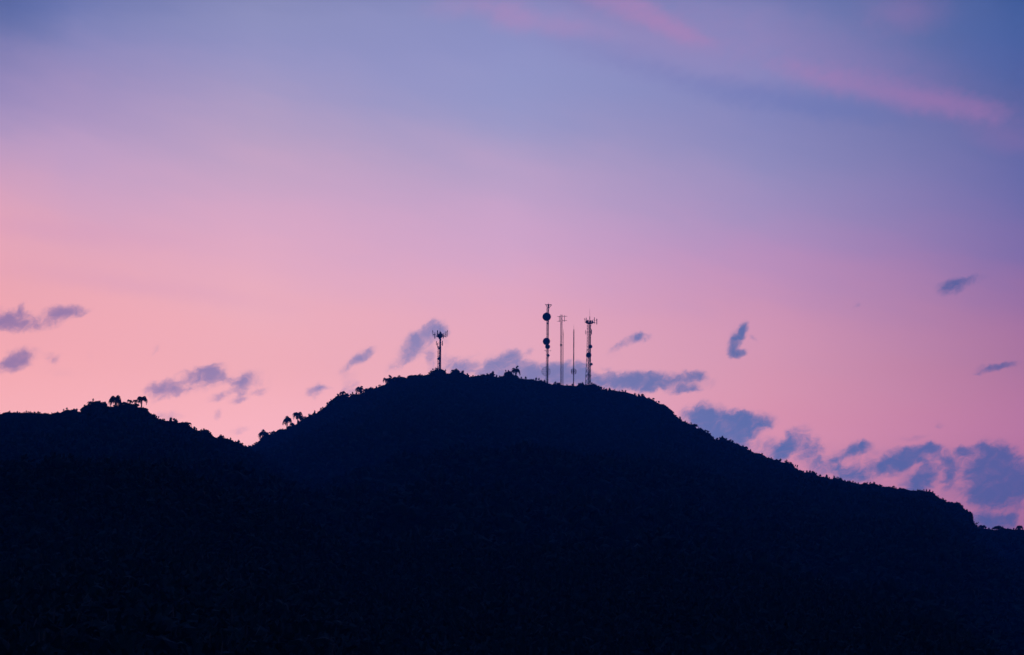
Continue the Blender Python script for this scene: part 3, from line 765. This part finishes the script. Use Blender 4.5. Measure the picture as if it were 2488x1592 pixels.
def grid_dish(t, base, px, py, rp, Y, facing=(0.25, -1, 0)):
    """open grid parabola: rims and bars only"""
    r = rp * MPX; c = W(px, py, Y) - base; ax = Vector(facing).normalized(); a, b = frame(ax); mb = MB()
    def pt(u, v): return c + a * u + b * v + ax * (0.3 * (u * u + v * v) / r)
    mb.tube([pt(math.cos(th) * r, math.sin(th) * r) for th in [2 * math.pi * k / 32 for k in range(33)]], 0.07, 5, False)
    n = 11
    for k in range(1, n):
        u = -r + 2 * r * k / n; hgt = math.sqrt(max(0, r * r - u * u))
        mb.tube([pt(u, -hgt + 2 * hgt * q / 6) for q in range(7)], 0.035, 4, False)
    for v in (-.5 * r, 0, .5 * r):
        hgt = math.sqrt(r * r - v * v); mb.tube([pt(-hgt + 2 * hgt * q / 6, v) for q in range(7)], 0.05, 4, False)
    d = mb.build('grid_dish', MAT['steel'], t, 'see-through grid dish low on the mast')
    m = MB().tube([c, c + ax * r * 0.8], 0.06, 5).box(c + ax * r * 0.85, 0.35, 0.35, 0.35)
    m.build('feed_horn', MAT['steel'], d)
def panel(t, base, px, y0, y1, Y, w=1.7, hub=None, tilt=0.0, off=0.0):
    a, b = W(px, y0, Y + off) - base, W(px + tilt, y1, Y + off) - base
    mb = MB(); mid = (a + b) / 2; L_ = (a - b).length
    rot = Vector((0, 0, 1)).rotation_difference((a - b).normalized()).to_matrix()
    mb.box(mid, w * MPX, w * MPX * 0.6, L_, rot)
    mb.box(mid + Vector((0, 0, L_ * .5 + .04)), w * MPX * .8, w * MPX * .45, 0.08, rot)
    p = mb.build('panel_antenna', MAT['panel'], t)
    if hub is not None:
        m = MB(); h1 = Vector(hub)
        m.tube([mid + Vector((0, 0.12, -L_ * 0.25)), h1 + Vector((0, 0, -L_ * .1))], 0.07, 5)
        m.tube([mid + Vector((0, 0.12, L_ * 0.25)), h1 + Vector((0, 0, L_ * .12))], 0.05, 5)
        m.tube([a + Vector((0, .15, 0.1)), b + Vector((0, .15, -0.3))], 0.06, 5)
        m.build('mounting_bracket', MAT['steel'], p)
    return p

# --- tower with antenna head, leftmost
Y1 = H_main.yr(1069) + 2
b1 = W(1067.5, 904, Y1)
def L1(px, py, dy=0): return W(px, py, Y1 + dy) - b1
t1 = thing('telecom_tower', b1, 'short telecom tower crowned with upright panel antennas, leftmost, above a round tree', 'tower')
lattice_mb(L1(1066.6, 904), L1(1067.6, 846), 0.98, 0.9, 3, 14, 0.075, 0.035, R(90)).build('lattice_mast', MAT['steel'], t1)
MB().tube([L1(1068.8, 904, -.5), L1(1069.3, 850, -.5), L1(1069.6, 806, -.5)], [0.4, 0.4, 0.42], 12).build('pole', MAT['steel'], t1)
lad = MB()
for q in (-0.25, 0.25): lad.tube([L1(1070.2, 904, -.9) + Vector((q, 0, 0)), L1(1070.6, 824, -.9) + Vector((q, 0, 0))], 0.05, 5)
for k in range(40):
    v = L1(1070.2, 904, -.9).lerp(L1(1070.6, 824, -.9), k / 40); lad.tube([v - Vector((.25, 0, 0)), v + Vector((.25, 0, 0))], 0.03, 4, False)
lad.build('cable_ladder', MAT['dark'], t1)
pf = MB()
c = L1(1069, 817)
pf.lathe(c, (0, 0, 1), [(-1.5, 0.45), (-0.5, 1.0), (-0.2, 1.25), (0.0, 1.3), (0.9, 1.3), (0.9, 0.3)], 12)
for k in range(12):
    a = k * math.pi / 6; pf.tube([c + Vector((math.cos(a) * 1.2, math.sin(a) * 1.2, .1)), c + Vector((math.cos(a) * 1.25, math.sin(a) * 1.25, 1.0))], 0.04, 4)
pf.tube([c + Vector((math.cos(k * math.pi / 10) * 1.25, math.sin(k * math.pi / 10) * 1.25, 1.0)) for k in range(21)], 0.045, 4, False)
pf.tube([L1(1060, 817), L1(1084, 818)], 0.12, 6); pf.tube([L1(1066, 812), L1(1084, 813.5)], 0.08, 6)
pf.tube([c + Vector((0, 0, -.2)), L1(1055, 819, -1.6)], 0.09, 6)
pf.tube([c + Vector((0, 0, -.2)), L1(1052, 812, 1.4)], 0.08, 6)
pf.build('platform', MAT['steel'], t1)
hub = L1(1069, 815)
for (x, y0, y1_, w, tl, off) in ((1050.8, 803, 816, 1.2, 1.6, 1.5), (1056.4, 810, 822.5, 1.9, 0, -1.6), (1062.9, 803, 819, 2.2, .4, -1.8), (1068.9, 806, 813, 1.3, 0, 1.5), (1072.5, 809, 820, 1.5, .2, -1.2), (1077, 813, 822, 2.4, 0, -.6), (1083.5, 805.5, 820, 1.3, 0, 0), (1086.9, 803, 817.5, 1.3, -.3, .8)):
    panel(t1, b1, x, y0, y1_, Y1, w, hub, tl, off)
for (x, y0, y1_, w) in ((1060.2, 829, 838.7, 1.3), (1063.1, 834, 845, 1.6), (1075, 828.5, 839.5, 1.8)):
    panel(t1, b1, x, y0, y1_, Y1, w, L1(1069.3, (y0 + y1_) / 2), 0, -.4)
eq = MB()
for (x, y, w, hh) in ((1066.2, 846, 3.2, 5), (1070.5, 843, 2.6, 4), (1070, 848.5, 4, 3.2), (1065.6, 842, 1.6, 2.4)):
    eq.box(L1(x, y, -.7), w * MPX, 0.5, hh * MPX)
eq.build('equipment_box', MAT['panel'], t1)
MB().tube([L1(1069.4, 808), L1(1069.4, 790)], [0.05, 0.025], 5).build('lightning_rod', MAT['steel'], t1)
dish(t1, b1, 1065.6, 871.8, 3.4, Y1 - 1, arm_to=L1(1068.5, 872))
MB().box(L1(1066.8, 883, -.6), .45, .3, .5).build('junction_box', MAT['panel'], t1)

# --- tallest mast with drum dishes
Y2 = H_main.yr(1330) + 3
b2 = W(1329, 938, Y2)
def L2(px, py, dy=0): return W(px, py, Y2 + dy) - b2
t2 = thing('communication_mast', b2, 'tallest mast, slim lattice carrying two big round drum dishes, left of the thin masts', 'mast')
lattice_mb(L2(1329.1, 938), L2(1330.8, 748), 0.66, 0.62, 3, 52, 0.07, 0.032, R(30)).build('lattice_mast', MAT['steel'], t2)
cb = MB()
for q, r_ in ((0, .13), (.28, .1)): cb.tube([L2(1330.2, 938, -.5) + Vector((q, 0, 0)), L2(1332.2, 752, -.5) + Vector((q, 0, 0))], r_, 6)
cb.build('cable_run', MAT['dark'], t2)
tp = MB()
tp.tube([L2(1332.7, 756), L2(1332.9, 736)], [0.16, 0.07], 6)
for (xa, ya, off) in ((1325.2, 739.5, 0), (1340.4, 740.6, 0), (1331, 740, 1.4), (1334, 740, -1.4)):
    tp.tube([L2(1333, 750), L2(xa, ya, off)], 0.15, 5); tp.tube([L2(1333, 740), L2(xa, ya, off)], 0.13, 5)
    tp.tube([L2(1333, 746), L2((xa + 1333) / 2, ya, off / 2)], 0.07, 4)
tp.tube([L2(1325.2, 739.5), L2(1331, 740, 1.4), L2(1340.4, 740.6), L2(1334, 740, -1.4), L2(1325.2, 739.5)], 0.09, 4)
tp.tube([L2(1328.5, 752), L2(1326.3, 741)], 0.04, 4)
tp.build('top_antenna', MAT['steel'], t2)
dish(t2, b2, 1328.2, 770.1, 10.3, Y2 - 2.2, 'largest drum dish near the mast top')
dish(t2, b2, 1327.6, 830, 8.9, Y2 - 2.2, 'second large drum dish at mid height')
dish(t2, b2, 1330.4, 842.6, 6.0, Y2 - 1.4)
dish(t2, b2, 1331.9, 863.8, 3.4, Y2 - 1.0)
MB().box(L2(1330.3, 786, -.3), 1.2, .6, .35).build('clamp_box', MAT['steel'], t2)
cr_ = MB(); cr_.tube([L2(1323, 851.8), L2(1339.5, 852.6)], 0.06, 5)
for x in (1324.5, 1337.5): cr_.tube([L2(x, 850.5), L2(x, 854)], 0.07, 5)
cr_.build('cross_arm', MAT['steel'], t2)
grid_dish(t2, b2, 1325.8, 903.5, 10.8, Y2 - 1.6)

# --- thin lattice mast with dipole frame
Y3 = H_main.yr(1364) + 6
b3 = W(1364, 942, Y3)
def L3(px, py, dy=0): return W(px, py, Y3 + dy) - b3
t3 = thing('radio_mast', b3, 'pale thin lattice mast with an H-shaped dipole frame at its top, second of the masts', 'mast')
lattice_mb(L3(1364, 942), L3(1364.2, 765), 0.6, 0.58, 3, 44, 0.05, 0.024, R(90)).build('lattice_mast', MAT['steel'], t3)
dp = MB()
for (xa, ya, xb, yb) in ((1354.3, 769.6, 1362, 769.2), (1354.3, 780.9, 1362, 780.4), (1366, 768.8, 1378.3, 768.6), (1366, 779.6, 1377.4, 779.2)):
    dp.tube([L3(xa, ya, -.3), L3(xb, yb, -.3)], 0.11, 5)
dp.tube([L3(1359, 767.5, -.3), L3(1359, 782, -.3)], 0.14, 6); dp.tube([L3(1371.5, 766, -.3), L3(1371.5, 781.5, -.3)], 0.14, 6)
dp.build('dipole_frame', MAT['steel'], t3)
MB().box(L3(1363.3, 838.5), 1.0, .6, .7).tube([L3(1358.5, 839), L3(1363, 838.5)], 0.045, 5).build('junction_box', MAT['panel'], t3)
MB().tube([L3(1362.6, 942, -.4), L3(1362.8, 768, -.4)], 0.07, 5).build('cable_run', MAT['dark'], t3)

# --- slim whip pole beside it
Y3b = Y3 + 5
b3b = W(1368.2, 942, Y3b)
t3b = thing('whip_antenna', b3b, 'hair-thin pole standing close to the right side of the H-topped mast', 'mast')
def L3b(px, py): return W(px, py, Y3b) - b3b
MB().tube([L3b(1368.2, 942), L3b(1369, 812)], [0.13, 0.10], 6).build('pole', MAT['steel'], t3b)
MB().tube([L3b(1369, 812), L3b(1369.4, 800)], [0.07, 0.04], 5).tube([L3b(1368.7, 816), L3b(1368.8, 808)], 0.14, 6).build('whip', MAT['dark'], t3b)

# --- thin guyless mast
Y4 = H_main.yr(1394) + 4
b4 = W(1393.6, 944, Y4)
def L4(px, py, dy=0): return W(px, py, Y4 + dy) - b4
t4 = thing('radio_mast', b4, 'dark needle-thin mast with few fittings between the H-topped mast and the lattice tower', 'mast')
lattice_mb(L4(1393.6, 944), L4(1394.3, 801), 0.26, 0.22, 3, 60, 0.06, 0.03, R(30)).build('lattice_mast', MAT['steel'], t4)
MB().tube([L4(1394.3, 803), L4(1394.1, 789)], [0.06, 0.025], 5).build('whip', MAT['steel'], t4)
for (y0, y1_) in ((833, 844), (865.5, 876.5)):
    MB().tube([L4(1394.1, y0, -.3), L4(1394.1, y1_, -.3)], 0.2, 8).tube([L4(1393.2, (y0 + y1_) / 2), L4(1394.8, (y0 + y1_) / 2)], 0.2, 6).build('stick_antenna', MAT['dark'], t4)
MB().box(L4(1393.7, 903, -.3), .62, .5, 1.7).build('equipment_box', MAT['panel'], t4)
grid_dish(t4, b4, 1393.6, 903, 7.0, Y4 - 1.0)
sa = MB()
for x in (1388.9, 1398.2):
    sa.tube([L4(x, 897.5), L4(x, 909)], 0.11, 6); sa.tube([L4(x, 902), L4(1393.8, 903)], 0.05, 5)
sa.build('side_antenna', MAT['steel'], t4)

# --- self-supporting lattice tower, rightmost
Y5 = H_main.yr(1430) + 1
b5 = W(1429, 940, Y5)
def L5(px, py, dy=0): return W(px, py, Y5 + dy) - b5
t5 = thing('telecom_tower', b5, 'broad lattice tower with antenna crown and small dishes, rightmost of the group', 'tower')
SQ = R(45)
lattice_mb(L5(1428.6, 940), L5(1430.6, 850), 1.68 * 1.12, 1.0 * 1.35, 4, 7, 0.11, 0.07, SQ).build('lower_lattice', MAT['steel'], t5)
lattice_mb(L5(1430.6, 850), L5(1431.3, 785), 1.0 * 1.33, 1.3, 4, 9, 0.085, 0.045, SQ).build('upper_lattice', MAT['steel'], t5)
cr5 = MB()
for q in (-.42, 0, .42): cr5.tube([L5(1430.6, 940, -1.2) + Vector((q, 0, 0)), L5(1433.2, 789, -1.2) + Vector((q, 0, 0))], .155, 6)
for k in range(60):
    v = L5(1430.6, 940, -1.15).lerp(L5(1433.2, 789, -1.15), k / 60); cr5.tube([v - Vector((.5, 0, 0)), v + Vector((.5, 0, 0))], 0.045, 4, False)
cr5.build('cable_ladder', MAT['dark'], t5)
pf = MB(); c = L5(1432.5, 785.5)
pf.lathe(c, (0, 0, 1), [(-0.5, 0.6), (-0.1, 1.7), (0.05, 1.75), (0.16, 1.75), (0.16, 0.4)], 14)
for k in range(14):
    a = 2 * k * math.pi / 14; pf.tube([c + Vector((math.cos(a) * 1.75, math.sin(a) * 1.75, .1)), c + Vector((math.cos(a) * 1.8, math.sin(a) * 1.8, 1.15))], 0.045, 4)
for zz in (.6, 1.15): pf.tube([c + Vector((math.cos(k * math.pi / 12) * 1.8, math.sin(k * math.pi / 12) * 1.8, zz)) for k in range(25)], 0.05, 4, False)
pf.tube([L5(1422, 784), L5(1445.8, 784)], 0.12, 6)
pf.box(L5(1434, 783, -.8), .9, .8, 1.6)
pf.box(L5(1426.8, 782.5, -.6), 1.1, .6, 1.2)
pf.box(L5(1439.3, 783, -.6), .8, .6, 1.0)
pf.build('platform', MAT['steel'], t5)
hub = L5(1433, 783)
for (x, y0, y1_, w, tl, off) in ((1420, 774, 784, 1.1, 1.8, .8), (1424.4, 772.3, 785, 1.6, -.6, -.8), (1428.5, 777.5, 786, 1.7, 0, 1.6), (1444.3, 771.5, 786, 1.5, -.6, -.4), (1450.1, 775, 788, 1.9, 0, .2), (1438.8, 779, 787, 1.6, 0, 1.5)):
    panel(t5, b5, x, y0, y1_, Y5, w, hub, tl, off)
panel(t5, b5, 1437.3, 801, 812.5, Y5, 1.8, L5(1434, 807), 0, -.6)
panel(t5, b5, 1422.6, 803, 811.5, Y5, 1.1, L5(1427, 809), 0, 0)
MB().tube([L5(1433, 777), L5(1433, 769)], [0.22, 0.16], 8).tube([L5(1433, 769), L5(1432.6, 750)], [0.06, 0.03], 5).build('lightning_rod', MAT['steel'], t5)
dish(t5, b5, 1434.3, 842.4, 4.9, Y5 - 2.0)
dish(t5, b5, 1430.3, 863.2, 6.7, Y5 - 2.4, 'largest dish of this tower, at mid height')
dish(t5, b5, 1436.9, 885.4, 3.2, Y5 - 1.8)
rg = MB(); z5 = L5(1431, 912.3)
rg.tube([z5 + Vector((-1.15, -1.2, 0)), z5 + Vector((1.15, -1.2, 0)), z5 + Vector((1.15, 1.2, 0)), z5 + Vector((-1.15, 1.2, 0)), z5 + Vector((-1.15, -1.2, 0))], 0.1, 5)
rg.box(z5 + Vector((0, -1.3, .1)), .9, .3, .5)
rg.build('rest_platform', MAT['steel'], t5)

# ------------------------------------------------------------------ air
hz = MB().box((0, 0, 164), 19000, 19000, 330).build('haze', MAT['ground'])
tag(hz, 'thin blue evening haze filling the air', 'haze', kind='stuff')
hm = bpy.data.materials.new('haze_air'); hm.use_nodes = True
t = hm.node_tree; t.nodes.clear()
pv = t.nodes.new('ShaderNodeVolumePrincipled'); mo = t.nodes.new('ShaderNodeOutputMaterial')
pv.inputs['Color'].default_value = (0.06, 0.56, 1.0, 1)
pv.inputs['Density'].default_value = 0.00019
pv.inputs['Anisotropy'].default_value = 0.0
t.links.new(pv.outputs[0], mo.inputs['Volume'])
hz.data.materials.clear(); hz.data.materials.append(hm)
